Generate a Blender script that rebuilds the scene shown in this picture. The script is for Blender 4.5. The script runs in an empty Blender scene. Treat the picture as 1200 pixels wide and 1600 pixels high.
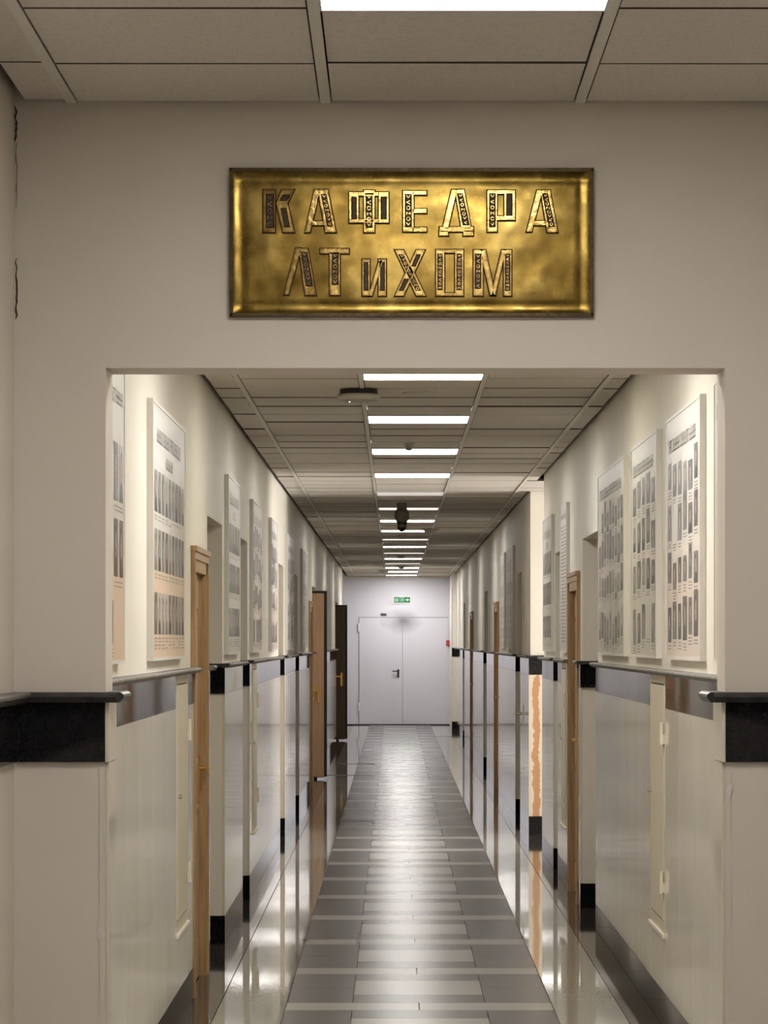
import bpy, bmesh, math, random
from mathutils import Vector
random.seed(7)
SC = bpy.context.scene
COL = SC.collection
PI = math.pi

# ------------------------------------------------------------------ camera
EYE = 1.64
CEIL = 2.912
FPX = 4862.0                      # focal length in pixels of the 1600 px tall frame
cam_d = bpy.data.cameras.new('camera')
cam = bpy.data.objects.new('camera', cam_d); COL.objects.link(cam)
cam.location = (0, 0, EYE); cam.rotation_euler = (PI/2, 0, 0)
cam_d.sensor_fit = 'VERTICAL'; cam_d.sensor_height = 36.0; cam_d.sensor_width = 27.0
cam_d.lens = FPX/1600.0*36.0
cam_d.shift_x = -16/1600.0
cam_d.shift_y = 202/1600.0
cam_d.clip_start = 0.05; cam_d.clip_end = 200
SC.camera = cam
SC.view_settings.view_transform = 'Standard'
SC.view_settings.look = 'None'
SC.view_settings.gamma = 1.0
SC.view_settings.use_curve_mapping = False
SC.view_settings.exposure = 0.0

# ------------------------------------------------------------------ world + daylight
w = bpy.data.worlds.new('world'); SC.world = w; w.use_nodes = True
w.node_tree.nodes['Background'].inputs[0].default_value = (0.75, 0.85, 1.0, 1)
w.node_tree.nodes['Background'].inputs[1].default_value = 0.8
LIT = 20.0          # radiance of a lit corridor panel
FRONT_LIT = 20.0    # panels of the front corridor
DAY_POWER = 300
ld = bpy.data.lights.new('daylight', 'AREA'); ld.shape = 'RECTANGLE'; ld.size = 1.8; ld.size_y = 1.7
ld.energy = DAY_POWER; ld.color = (1.0, 0.97, 0.94)
lo = bpy.data.objects.new('daylight', ld); COL.objects.link(lo)
lo.location = (4.95, 25.3, 1.75); lo.rotation_euler = (0, PI/2, 0)

# ------------------------------------------------------------------ material helpers
def nt(name):
    m = bpy.data.materials.new(name); m.use_nodes = True
    t = m.node_tree
    return m, t, t.nodes['Principled BSDF']

def setin(b, k, v):
    if k in b.inputs: b.inputs[k].default_value = v

def coords(t, scale=(1, 1, 1), kind='Object'):
    tc = t.nodes.new('ShaderNodeTexCoord'); mp = t.nodes.new('ShaderNodeMapping')
    mp.inputs['Scale'].default_value = scale
    t.links.new(tc.outputs[kind], mp.inputs[0]); return mp.outputs[0]

def noise(t, vec, scale, detail=4, rough=.55):
    n = t.nodes.new('ShaderNodeTexNoise'); n.inputs['Scale'].default_value = scale
    n.inputs['Detail'].default_value = detail; n.inputs['Roughness'].default_value = rough
    t.links.new(vec, n.inputs['Vector']); return n.outputs[0]

def ramp(t, fac, stops):
    r = t.nodes.new('ShaderNodeValToRGB')
    while len(r.color_ramp.elements) < len(stops): r.color_ramp.elements.new(.5)
    for e, (p, c) in zip(r.color_ramp.elements, stops):
        e.position = p; e.color = (*c, 1)
    t.links.new(fac, r.inputs[0]); return r.outputs[0]

def mat(name, c1, c2=None, rough=.6, scale=6, metal=0, bump=0, bscale=60, stretch=(1, 1, 1), spec=None, coat=0, lo_=.35, hi=.65, detail=4, bstretch=None, geo=False):
    m, t, b = nt(name)
    kind = 'Object'
    setin(b, 'Roughness', rough); setin(b, 'Metallic', metal)
    if spec is not None: setin(b, 'IOR', spec)
    if coat: setin(b, 'Coat Weight', coat); setin(b, 'Coat Roughness', .04)
    def vec(s):
        if geo:
            g = t.nodes.new('ShaderNodeNewGeometry'); mp = t.nodes.new('ShaderNodeMapping')
            mp.inputs['Scale'].default_value = s; t.links.new(g.outputs['Position'], mp.inputs[0]); return mp.outputs[0]
        return coords(t, s, kind)
    if c2 is None: b.inputs['Base Color'].default_value = (*c1, 1)
    else:
        t.links.new(ramp(t, noise(t, vec(stretch), scale, detail), [(lo_, c1), (hi, c2)]), b.inputs['Base Color'])
    if bump:
        bn = t.nodes.new('ShaderNodeBump'); bn.inputs['Strength'].default_value = bump; bn.inputs['Distance'].default_value = .01
        t.links.new(noise(t, vec(bstretch or stretch), bscale), bn.inputs['Height']); t.links.new(bn.outputs[0], b.inputs['Normal'])
    return m

def mth(t, op, a, b=None, c=None):
    n = t.nodes.new('ShaderNodeMath'); n.operation = op
    for i, v in enumerate((a, b, c)):
        if v is None: continue
        if isinstance(v, (int, float)): n.inputs[i].default_value = v
        else: t.links.new(v, n.inputs[i])
    return n.outputs[0]

def mixc(t, fac, a, b):
    n = t.nodes.new('ShaderNodeMix'); n.data_type = 'RGBA'
    for sock, v in ((n.inputs[0], fac), (n.inputs[6], a), (n.inputs[7], b)):
        if isinstance(v, (int, float)): sock.default_value = v
        elif isinstance(v, tuple): sock.default_value = (*v, 1)
        else: t.links.new(v, sock)
    return n.outputs[2]

M = {}
M['paint'] = mat('cream_wall_paint', (.78, .74, .65), (.82, .78, .695), .55, 1.3, bump=.05, bscale=45, geo=True)
M['front_paint'] = mat('greige_wall_paint', (.68, .62, .54), (.72, .66, .58), .6, 1.1, bump=.06, bscale=35, geo=True)
M['clad'] = mat('polished_beige_cladding', (.72, .66, .54), (.77, .715, .60), .09, 3, bump=.010, bscale=7, stretch=(1, 1, .35), bstretch=(1, 1, .08), geo=True, spec=1.5)
M['black'] = mat('polished_black_granite', (.006, .006, .007), (.011, .011, .012), .025, 120, spec=1.38, geo=True)
M['cap_dusty'] = mat('worn_dusty_granite_cap', (.17, .16, .145), (.26, .245, .22), .55, 12, spec=1.35, geo=True)
M['cap'] = mat('dusty_black_granite_cap', (.02, .02, .021), (.05, .048, .045), .32, 30, spec=1.4, geo=True)
M['tile_ceil'] = mat('mineral_ceiling_tile', (.66, .61, .54), (.72, .67, .60), .9, 90, bump=.25, bscale=220, geo=True, lo_=.42, hi=.5)
M['tile_edge'] = mat('shadow_brown_tile_edge', (.10, .085, .06), None, .95)  # dark side faces paint in the shadow lines at the tile joints
M['tbar'] = mat('painted_ceiling_grid', (.74, .70, .62), None, .5)
M['void'] = mat('dark_ceiling_void', (.03, .025, .02), None, .9)
M['slab_floor'] = mat('floor_joint_grout', (.10, .09, .085), None, .7)
M['g_dark'] = mat('dark_grey_granite', (.050, .045, .047), (.080, .073, .075), .24, 160, geo=True, detail=2, bump=.012, bscale=9, spec=1.33)
M['g_light'] = mat('light_grey_granite', (.27, .26, .245), (.34, .325, .305), .24, 150, geo=True, detail=2, bump=.012, bscale=9, spec=1.33)
M['g_side'] = mat('pale_polished_floor_tile', (.33, .32, .285), (.38, .37, .325), .045, 60, geo=True, bump=.006, bscale=4, spec=1.3)
M['g_border'] = mat('charcoal_polished_floor_tile', (.035, .03, .028), (.06, .05, .046), .05, 90, geo=True, bump=.006, bscale=4)
M['wood'] = mat('golden_oak_wood', (.34, .205, .09), (.48, .31, .155), .35, 5, stretch=(14, 14, .8), bump=.05, bscale=12)
M['wood_dark'] = mat('dark_stained_wood', (.085, .045, .018), (.12, .065, .03), .4, 5, stretch=(14, 14, .8))
M['wood_tan'] = mat('tan_veneer_wood', (.52, .31, .18), (.62, .39, .24), .4, 4, stretch=(12, 12, .7))
M['edge_dark'] = mat('dark_door_edging', (.02, .012, .008), None, .4)
M['frame_white'] = mat('white_board_frame', (.74, .71, .66), None, .35)
M['steel'] = mat('pale_lilac_painted_steel', (.67, .665, .73), (.70, .695, .76), .38, 2, geo=True)
M['plastic_black'] = mat('black_plastic', (.012, .012, .014), None, .35)
M['camera_grey'] = mat('dark_grey_camera_plastic', (.13, .12, .10), None, .5)
M['plastic_grey'] = mat('grey_beige_plastic', (.42, .39, .33), None, .45)
M['smoked'] = mat('smoked_dome', (.01, .01, .012), None, .05)
M['plastic_white'] = mat('white_plastic', (.75, .74, .72), None, .4)
M['hatch'] = mat('cream_hatch_paint', (.66, .60, .47), (.69, .63, .50), .4, 3, geo=True)
M['hinge'] = mat('cream_painted_hinge', (.78, .72, .60), None, .35)
M['chrome'] = mat('brushed_nickel', (.6, .58, .54), None, .25, metal=1)
M['gold'] = mat('gold_handle', (.75, .48, .17), None, .25, metal=1)
M['bronze'] = mat('dark_bronze_frame', (.05, .035, .015), (.11, .075, .03), .4, 80, metal=.7)
M['inlay'] = mat('dark_inlay', (.022, .009, .003), (.05, .024, .009), .55, 60)
M['ink'] = mat('grey_print_ink', (.30, .28, .26), None, .6)
M['ink_pale'] = mat('pale_grey_print_ink', (.38, .36, .33), None, .6)
M['green'] = mat('exit_sign_green', (.0, .16, .055), None, .4)
M['pict'] = mat('exit_pictogram_white', (.45, .75, .52), None, .4)
M['red'] = mat('red_plastic', (.45, .04, .05), None, .4)
M['crack'] = mat('dark_crack', (.06, .045, .03), (.12, .09, .06), .9, 40)
M['joint'] = mat('black_seal', (.01, .01, .01), None, .5)

def brass():
    m, t, b = nt('hammered_brass'); setin(b, 'Metallic', 1.0)
    v = coords(t)
    t.links.new(ramp(t, noise(t, v, 7, 5, .6), [(.3, (.105, .063, .012)), (.5, (.20, .13, .03)), (.72, (.38, .265, .075))]), b.inputs['Base Color'])
    t.links.new(ramp(t, noise(t, v, 16, 3), [(.3, (.2,)*3), (.7, (.36,)*3)]), b.inputs['Roughness'])
    bn = t.nodes.new('ShaderNodeBump'); bn.inputs['Strength'].default_value = .36; bn.inputs['Distance'].default_value = .012
    t.links.new(noise(t, v, 7, 2), bn.inputs['Height']); t.links.new(bn.outputs[0], b.inputs['Normal'])
    return m
M['brass'] = brass()
M['patina'] = mat('dark_brass_patina', (.05, .027, .008), None, .5, metal=.6)
M['brass_hi'] = mat('bright_letter_brass', (.30, .19, .055), (.55, .38, .13), .18, 40, metal=1, bump=.07, bscale=60)

def stain_clad():
    m, t, b = nt('flaking_plaster_over_orange_base'); setin(b, 'Roughness', .5)
    g = t.nodes.new('ShaderNodeNewGeometry'); s = t.nodes.new('ShaderNodeSeparateXYZ'); t.links.new(g.outputs['Position'], s.inputs[0])
    n = noise(t, g.outputs['Position'], 9, 6, .7)
    x = mth(t, 'ADD', s.outputs[0], mth(t, 'MULTIPLY', mth(t, 'SUBTRACT', n, .5), .10))
    f = mth(t, 'MULTIPLY', mth(t, 'GREATER_THAN', x, 1.178), mth(t, 'LESS_THAN', x, 1.232))
    n2 = noise(t, g.outputs['Position'], 5, 4)
    hole = mth(t, 'GREATER_THAN', n2, .40)
    f = mth(t, 'MULTIPLY', f, hole)
    t.links.new(mixc(t, f, (.76, .66, .53), (.56, .30, .15)), b.inputs['Base Color'])
    return m
M['stain'] = stain_clad()

def poster_mat(name, peach):
    m, t, b = nt(name); setin(b, 'Roughness', .32); setin(b, 'IOR', 1.25)
    tc = t.nodes.new('ShaderNodeTexCoord'); s = t.nodes.new('ShaderNodeSeparateXYZ'); t.links.new(tc.outputs['Object'], s.inputs[0])
    n = noise(t, tc.outputs['Object'], 1.6, 3)
    z = mth(t, 'ADD', mth(t, 'MULTIPLY', s.outputs[2], -1.6), mth(t, 'MULTIPLY', n, 1.5))
    r = ramp(t, z, [(.5, (.70, .67, .63)), (.95, (.70, .64, .58)), (1.25, peach)])
    t.links.new(r, b.inputs['Base Color']); return m
M['poster'] = poster_mat('board_print_background', (.70, .60, .52))
M['poster_peach'] = poster_mat('board_print_background_peach', (.72, .555, .40))
M['poster_grey'] = poster_mat('board_print_background_grey', (.60, .57, .50))

def portrait():
    m, t, b = nt('monochrome_portrait_print'); setin(b, 'Roughness', .32); setin(b, 'IOR', 1.25)
    uv = t.nodes.new('ShaderNodeUVMap'); uv.uv_map = 'UVMap'
    s = t.nodes.new('ShaderNodeSeparateXYZ'); t.links.new(uv.outputs[0], s.inputs[0])
    at = t.nodes.new('ShaderNodeObjectInfo')
    r1 = at.outputs['Random']
    U, V = s.outputs[0], s.outputs[1]
    def ell(cx, cy, rx, ry):
        dx = mth(t, 'DIVIDE', mth(t, 'SUBTRACT', U, cx), rx); dy = mth(t, 'DIVIDE', mth(t, 'SUBTRACT', V, cy), ry)
        return mth(t, 'LESS_THAN', mth(t, 'ADD', mth(t, 'MULTIPLY', dx, dx), mth(t, 'MULTIPLY', dy, dy)), 1)
    bg = mth(t, 'ADD', .10, mth(t, 'MULTIPLY', mth(t, 'POWER', r1, 2.0), .42))
    n5 = noise(t, uv.outputs[0], 3.5, 3)
    bg = mth(t, 'MULTIPLY', bg, mth(t, 'ADD', .5, n5))
    sh = mth(t, 'MULTIPLY', mth(t, 'FRACT', mth(t, 'MULTIPLY', r1, 13.7)), .22)
    shc = t.nodes.new('ShaderNodeCombineColor')
    for q in range(3): t.links.new(mth(t, 'ADD', .03, sh), shc.inputs[q])
    bgc = t.nodes.new('ShaderNodeCombineColor')
    t.links.new(mth(t, 'MULTIPLY', bg, 1.07), bgc.inputs[0]); t.links.new(bg, bgc.inputs[1]); t.links.new(mth(t, 'MULTIPLY', bg, .93), bgc.inputs[2])
    c = mixc(t, ell(.5, .0, .46, .38), bgc.outputs[0], shc.outputs[0])
    c = mixc(t, ell(.5, .64, .24, .26), c, (.07, .06, .055))
    c = mixc(t, ell(.5, .56, .19, .23), c, (.40, .36, .32))
    c = mixc(t, ell(.43, .60, .035, .02), c, (.08, .07, .06))
    c = mixc(t, ell(.57, .60, .035, .02), c, (.08, .07, .06))
    c = mixc(t, ell(.5, .45, .06, .018), c, (.14, .10, .09))
    t.links.new(c, b.inputs['Base Color']); return m
M['portrait'] = portrait()

def emis(name, col, st):
    m, t, b = nt(name); b.inputs['Base Color'].default_value = (.8, .8, .8, 1)
    b.inputs['Emission Color'].default_value = (*col, 1); b.inputs['Emission Strength'].default_value = st
    return m
M['lit'] = emis('lit_diffuser', (1, .965, .925), LIT)
M['lit_far'] = emis('far_lit_diffuser', (1, .97, .95), LIT*1.8)
M['seam'] = mat('grey_door_seam', (.22, .215, .23), None, .6)
M['lit_near'] = emis('near_lit_diffuser', (1, .96, .90), LIT*2.0)
M['lit_warm'] = emis('warm_lit_diffuser', (1, .95, .78), LIT)
M['lit_dim'] = emis('dim_diffuser', (1, .92, .86), 1.0)
M['lit_off'] = emis('faint_diffuser', (1, .92, .88), .45)
def front_lit():
    m, t, b = nt('prismatic_lit_diffuser'); b.inputs['Base Color'].default_value = (.8, .8, .8, 1)
    v = coords(t, (260, 60, 1)); ch = t.nodes.new('ShaderNodeTexVoronoi'); ch.inputs['Scale'].default_value = 1
    t.links.new(v, ch.inputs['Vector'])
    t.links.new(mth(t, 'MULTIPLY', mth(t, 'ADD', .72, mth(t, 'MULTIPLY', ch.outputs['Distance'], .6)), FRONT_LIT), b.inputs['Emission Strength'])
    b.inputs['Emission Color'].default_value = (1.0, .965, .93, 1); return m
M['lit_front'] = front_lit()
M['led'] = emis('white_led', (1, 1, .95), 3)

def glass():
    m, t, b = nt('window_glass')
    for n in list(t.nodes):
        if n.type == 'BSDF_PRINCIPLED': t.nodes.remove(n)
    tr = t.nodes.new('ShaderNodeBsdfTransparent'); gl = t.nodes.new('ShaderNodeBsdfGlossy'); gl.inputs['Roughness'].default_value = .02
    mx = t.nodes.new('ShaderNodeMixShader'); mx.inputs[0].default_value = .06
    t.links.new(tr.outputs[0], mx.inputs[1]); t.links.new(gl.outputs[0], mx.inputs[2])
    t.links.new(mx.outputs[0], t.nodes['Material Output'].inputs[0]); return m
M['glass'] = glass()

def steel_stain():
    m, t, b = nt('pale_lilac_steel_with_soot_smudge'); setin(b, 'Roughness', .38)
    g = t.nodes.new('ShaderNodeNewGeometry'); s = t.nodes.new('ShaderNodeSeparateXYZ'); t.links.new(g.outputs['Position'], s.inputs[0])
    n = noise(t, g.outputs['Position'], 3, 3)
    dx = mth(t, 'DIVIDE', mth(t, 'SUBTRACT', s.outputs[0], .16), .42); dz = mth(t, 'DIVIDE', mth(t, 'SUBTRACT', s.outputs[2], 2.03), .27)
    r = mth(t, 'SQRT', mth(t, 'ADD', mth(t, 'MULTIPLY', dx, dx), mth(t, 'MULTIPLY', dz, dz)))
    r = mth(t, 'ADD', r, mth(t, 'MULTIPLY', mth(t, 'SUBTRACT', n, .5), .7))
    t.links.new(ramp(t, r, [(0, (.24, .24, .26)), (.4, (.45, .445, .48)), (1, (.685, .68, .745))]), b.inputs['Base Color'])
    return m
M['steel_s'] = steel_stain()

# ------------------------------------------------------------------ mesh helpers
def link(name, me, parent=None, loc=(0, 0, 0)):
    o = bpy.data.objects.new(name, me); COL.objects.link(o)
    o.location = loc
    if parent: o.parent = parent
    return o

def tag(o, label=None, cat=None, group=None, kind=None):
    if label: o['label'] = label
    if cat: o['category'] = cat
    if group: o['group'] = group
    if kind: o['kind'] = kind
    return o

def thing(name, label, cat, loc=(0, 0, 0), rz=0, group=None, kind=None):
    o = bpy.data.objects.new(name, None); COL.objects.link(o); o.location = loc; o.rotation_euler = (0, 0, rz)
    o.empty_display_size = .1
    return tag(o, label, cat, group, kind)

class MB:
    def __init__(s): s.v = []; s.f = []; s.mi = []; s.mats = []
    def m(s, k):
        if k not in s.mats: s.mats.append(k)
        return s.mats.index(k)
    def box(s, x0, x1, y0, y1, z0, z1, k, ch=0):
        if x1 < x0: x0, x1 = x1, x0
        if y1 < y0: y0, y1 = y1, y0
        if z1 < z0: z0, z1 = z1, z0
        n = len(s.v)
        s.v += [(x0, y0, z0), (x1, y0, z0), (x1, y1, z0), (x0, y1, z0), (x0, y0, z1), (x1, y0, z1), (x1, y1, z1), (x0, y1, z1)]
        fs = [(0, 3, 2, 1), (4, 5, 6, 7), (0, 1, 5, 4), (1, 2, 6, 5), (2, 3, 7, 6), (3, 0, 4, 7)]
        for f in fs: s.f.append(tuple(n+i for i in f)); s.mi.append(s.m(k))
        return s
    def prism(s, pts, a0, a1, axis, k):
        """pts: 2-D outline, extruded along axis from a0 to a1"""
        n = len(s.v); c = len(pts)
        for a in (a0, a1):
            for (p, q) in pts:
                s.v.append({'x': (a, p, q), 'y': (p, a, q), 'z': (p, q, a)}[axis])
        s.f.append(tuple(n+i for i in range(c))); s.f.append(tuple(n+c+i for i in reversed(range(c))))
        s.mi += [s.m(k)]*2
        for i in range(c):
            j = (i+1) % c; s.f.append((n+i, n+j, n+c+j, n+c+i)); s.mi.append(s.m(k))
        return s
    def lathe(s, prof, cx, cy, k, seg=28, axis='z'):
        n = len(s.v)
        for (r, z) in prof:
            for i in range(seg):
                a = 2*PI*i/seg
                p, q = r*math.cos(a), r*math.sin(a)
                s.v.append((cx+p, cy+q, z) if axis == 'z' else (cx+p, z, cy+q))
        for j in range(len(prof)-1):
            for i in range(seg):
                i2 = (i+1) % seg
                s.f.append((n+j*seg+i, n+j*seg+i2, n+(j+1)*seg+i2, n+(j+1)*seg+i)); s.mi.append(s.m(k))
        s.f.append(tuple(n+i for i in range(seg))); s.mi.append(s.m(k))
        e = n+(len(prof)-1)*seg; s.f.append(tuple(e+i for i in reversed(range(seg)))); s.mi.append(s.m(k))
        return s
    def mesh(s, name, smooth=False):
        me = bpy.data.meshes.new(name); me.from_pydata(s.v, [], s.f)
        for k in s.mats: me.materials.append(M[k])
        for p, i in zip(me.polygons, s.mi): p.material_index = i
        bm = bmesh.new(); bm.from_mesh(me); bmesh.ops.recalc_face_normals(bm, faces=bm.faces); bm.to_mesh(me); bm.free()
        if smooth:
            for p in me.polygons: p.use_smooth = len(p.vertices) == 4
            try: me.set_sharp_from_angle(angle=math.radians(40))
            except Exception: pass
        return me
    def obj(s, name, parent=None, loc=(0, 0, 0), smooth=False):
        return link(name, s.mesh(name, smooth), parent, loc)

_cache = {}
def piece(name, x0, x1, y0, y1, z0, z1, k, parent, ch=.0012):
    """one separate tile/panel: chamfered box sharing mesh data with its equals"""
    dx, dy, dz = abs(x1-x0), abs(y1-y0), abs(z1-z0)
    key = (name, round(dx, 3), round(dy, 3), round(dz, 3), k)
    if key not in _cache:
        me = bpy.data.meshes.new(name)
        bm = bmesh.new(); bmesh.ops.create_cube(bm, size=1)
        for v in bm.verts: v.co.x *= dx; v.co.y *= dy; v.co.z *= dz
        if ch: bmesh.ops.bevel(bm, geom=list(bm.edges), offset=min(ch, min(dx, dy, dz)*.3), segments=1, affect='EDGES')
        bm.to_mesh(me); bm.free(); me.materials.append(M[k]); _cache[key] = me
    return link(name, _cache[key], parent, ((x0+x1)/2, (y0+y1)/2, (z0+z1)/2))

# ------------------------------------------------------------------ dimensions
D0, D1 = 7.35, 7.53          # sign wall front and back
XL, XR = -.935, 1.16         # corridor plaster faces
CL, CR = -.92, 1.145         # cladding faces
BAND0, BAND1, SK = 1.355, 1.52, .15
END = 60.9
RTOP = 2.27
FXL, FXR = -.898, 1.34       # front corridor side walls

# ------------------------------------------------------------------ floor
fb = MB(); fb.box(-3.2, 4.8, -6.2, END+.2, -.2, -.012, 'slab_floor')
floor = tag(fb.obj('floor'), 'corridor floor with a striped grey granite runner, pale side strips and charcoal edges', 'floor', kind='structure')
G = .0015
far = MB()
def ft(name, x0, x1, y0, y1, k, near=27.0):
    if 11.0 < y0 < near: piece(name, x0+G, x1-G, y0+G, y1-G, -.012, random.uniform(-.0003, 0), k, floor, .0008)
    else: far.box(x0+G, x1-G, y0+G, y1-G, -.012, 0, k)
RX0, RX1 = -.488, .712
PH = 13.84 % 1.5
y = -6.2 + (PH - (-6.2 % 1.5))
k_ = 0
Y = y-1.5
while Y < END:
    c = .112
    def cl(a, b): return max(a, -6.2), min(b, END)
    rows = [('stripe_tile', RX0, c, 0, .28, 'g_light'), ('stripe_tile', c, RX1, 0, .28, 'g_light'),
            ('runner_tile', RX0+.3, RX1-.3, .28, .6, 'g_dark'), ('square_tile', RX0+.3, RX1-.3, .6, 1.2, 'g_light'),
            ('runner_tile', RX0+.3, RX1-.3, 1.2, 1.5, 'g_dark'),
            ('runner_tile', RX0, RX0+.3, .28, .89, 'g_dark'), ('runner_tile', RX0, RX0+.3, .89, 1.5, 'g_dark'),
            ('runner_tile', RX1-.3, RX1, .28, .89, 'g_dark'), ('runner_tile', RX1-.3, RX1, .89, 1.5, 'g_dark')]
    for (n, a, b, u, v, k) in rows:
        p, q = cl(Y+u, Y+v)
        if q-p > .02: ft(n, a, b, p, q, k)
    Y += 1.5
Y = 16.66-1.2*19
while Y < END:
    p, q = max(Y, -6.2), min(Y+1.2, END)
    if q-p > .02:
        ft('side_strip_tile', RX0-.3, RX0, p, q, 'g_side', 30); ft('side_strip_tile', RX1, RX1+.3, p, q, 'g_side', 30)
        ft('border_tile', -1.75 if 34.5 < p < 38 or 48.5 < p < 52 else (-3.1 if p > 55 else -1.4), RX0-.3, p, q, 'g_border', 30)
        ft('border_tile', RX1+.3, 4.7 if 22.8 < p < 26.6 else 1.62, p, q, 'g_border', 30)
    Y += 1.2
tag(far.obj('distant_floor_tiles', floor), kind='stuff')
for (x0, x1, yy, cx) in ((-.50, -.19, 28.3, -.19), (-.92, -.27, 38.0, -.27), (-.75, -.27, 41.5, -.27), (.5, 1.14, 53.5, .5)):
    mb = MB(); mb.box(x0, x1, yy, yy+.16, 0, .0015, 'joint'); mb.box(cx-.014, cx+.014, yy-.3, yy+.1, 0, .0015, 'joint'); mb.obj('expansion_joint', floor)
mb = MB(); mb.box(-.205, -.185, 16.9, 17.5, 0, .0015, 'joint'); mb.box(-.5, -.47, 17.05, 17.12, 0, .0015, 'joint'); mb.obj('expansion_joint', floor)

# ------------------------------------------------------------------ ceiling
cb = MB(); cb.box(-3.2, 4.8, -6.2, END+.2, CEIL+.05, CEIL+.3, 'void')
ceiling = tag(cb.obj('ceiling'), 'suspended ceiling of off-white mineral tiles in a metal grid', 'ceiling', kind='structure')
COLS = [XL-.0, -.762, -.162, .438, 1.038, XR]
LAMPS = [9.1, 12.1, 15.1, 18.1, 21.1, 24.1, 27.1, 30.1, 33.1, 36.1, 39.1, 42.1, 45.1, 48.1, 51.1, 54.1, 57.1, 60.1]   # far edges
FLAMPS = [6.26, 3.26, .26, -2.74]
farc = MB()
_tc = {}
def tile_part(x0, x1, y0, y1, z0, z1):
    key = (round(x1-x0, 3), round(y1-y0, 3))
    if key not in _tc:
        mb = MB(); a, b = (x1-x0)/2, (y1-y0)/2
        mb.box(-a, a, -b, b, 0, z1-z0, 'tile_ceil')
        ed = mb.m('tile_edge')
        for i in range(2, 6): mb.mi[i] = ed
        _tc[key] = mb.mesh('ceiling_tile')
    o = link('ceiling_tile', _tc[key], ceiling, ((x0+x1)/2, (y0+y1)/2, z0)); o.rotation_euler = (random.uniform(-.002, .002), random.uniform(-.0015, .0015), 0); return o
def ctile(x0, x1, y0, y1, near):
    g = .012 if y0 < D0 else .034; dz = random.uniform(-.003, .002)
    tx = .0155
    if y1-y0 < .05 or x1-x0 < .05: return
    if near: tile_part(x0+tx, x1-tx, y0+g/2, y1-g/2, CEIL+.004+dz, CEIL+.02+dz)
    else:
        farc.box(x0+tx, x1-tx, y0+g/2, y1-g/2, CEIL+.004+dz, CEIL+.02+dz, 'tile_ceil')
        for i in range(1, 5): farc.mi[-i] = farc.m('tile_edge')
# corridor rows are aligned to the lamps
yy = 15.1-.6*12
while yy < END-.05:
    a, b = max(yy, D1+.01), min(yy+.6, END-.012)
    lamp = any(abs(b-l) < .05 or abs(yy+.6-l) < .05 for l in LAMPS)
    for i in range(5):
        x0, x1 = COLS[i], COLS[i+1]
        if i == 0: x0 += .012
        if i == 4: x1 -= .012
        if i == 2 and lamp: continue
        if i == 4 and 24.2 <= yy <= 26.3: x1 = 1.638
        ctile(x0, x1, a, b, 12 < yy < 29)
    if 23.9 < yy < 26.5:
        ya, yb = max(a, 24.12), min(b, 26.48)
        for q in range(5): ctile(1.638+q*.6, min(1.638+q*.6+.6, 4.5), ya, yb, False)
    if yy > 55.5:
        for q in range(4): ctile(-.94-.55*(q+1), -.94-.55*q, a, b, False)
    yy += .6
yy = 6.86-.6*21
while yy < D0:
    a, b = yy, min(yy+.6, D0-.012)
    lamp = any(abs(yy+.6-l) < .05 for l in FLAMPS)
    for i in range(6):
        C2 = [FXL+.012, -.762, -.162, .438, 1.038, 1.328, 1.328]
        if i == 2 and lamp: continue
        ctile(C2[i], C2[i+1], a, b, yy > 3)
    yy += .6
tag(farc.obj('distant_ceiling_tiles', ceiling), kind='stuff')
for x in (-.762, -.162, .438, 1.038):
    for (a, b) in ((-6, D0-.002), (D1+.002, END-.002)):
        mb = MB(); mb.box(x-.012, x+.012, a, b, CEIL-.002, CEIL+.003, 'tbar'); mb.box(x-.001, x+.001, a, b, CEIL+.003, CEIL+.04, 'tbar'); mb.obj('grid_bar', ceiling)
ORD = ['first', 'second', 'third', 'fourth', 'fifth', 'sixth', 'seventh', 'eighth', 'ninth', 'tenth', 'eleventh', 'twelfth', 'thirteenth', 'fourteenth', 'fifteenth', 'sixteenth', 'seventeenth', 'eighteenth']
def light_panel(y1, k, label, group):
    t = thing('ceiling_light', label, 'ceiling light', (.138, y1-.3, CEIL), 0, group)
    f = MB(); a = .297; b = .283
    for (x0, x1, p, q) in ((-a, a, -a, -b), (-a, a, b, a), (-a, -b, -b, b), (b, a, -b, b)): f.box(x0, x1, p, q, -.006, .03, 'plastic_white')
    f.obj('frame', t)
    MB().box(-b, b, -b, b, -.002, .01, k).obj('diffuser', t)
states = {27.1: 'lit_off', 30.1: 'lit_dim', 39.1: 'lit_dim', 45.1: 'lit_dim', 51.1: 'lit_dim', 15.1: 'lit_warm', 12.1: 'lit_near', 9.1: 'lit_near', 54.1: 'lit_far', 57.1: 'lit_far', 60.1: 'lit_far'}
n_ = 0
for l in LAMPS:
    k = states.get(l, 'lit')
    if l < 15: lab = 'square corridor ceiling light hidden just past the sign wall, %s of two' % ('nearer' if l < 10 else 'farther')
    else:
        lab = '%s square ceiling light of the corridor row, from the opening%s' % (ORD[n_], {'lit': ', brightly lit', 'lit_warm': ', warm yellowish white', 'lit_near': '', 'lit_far': ', very bright', 'lit_dim': ', dimly lit', 'lit_off': ', almost unlit'}[k]); n_ += 1
    light_panel(l, k, lab, 'square lights along the corridor ceiling')
for i, l in enumerate(FLAMPS):
    light_panel(l, 'lit_front', ['bright ceiling light before the sign wall, at the top edge of the photo', 'ceiling light over the camera side of the front corridor, next one back', 'ceiling light almost straight above the viewpoint', 'ceiling light behind the viewpoint near the back wall'][i], 'square lights of the front corridor')

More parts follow.
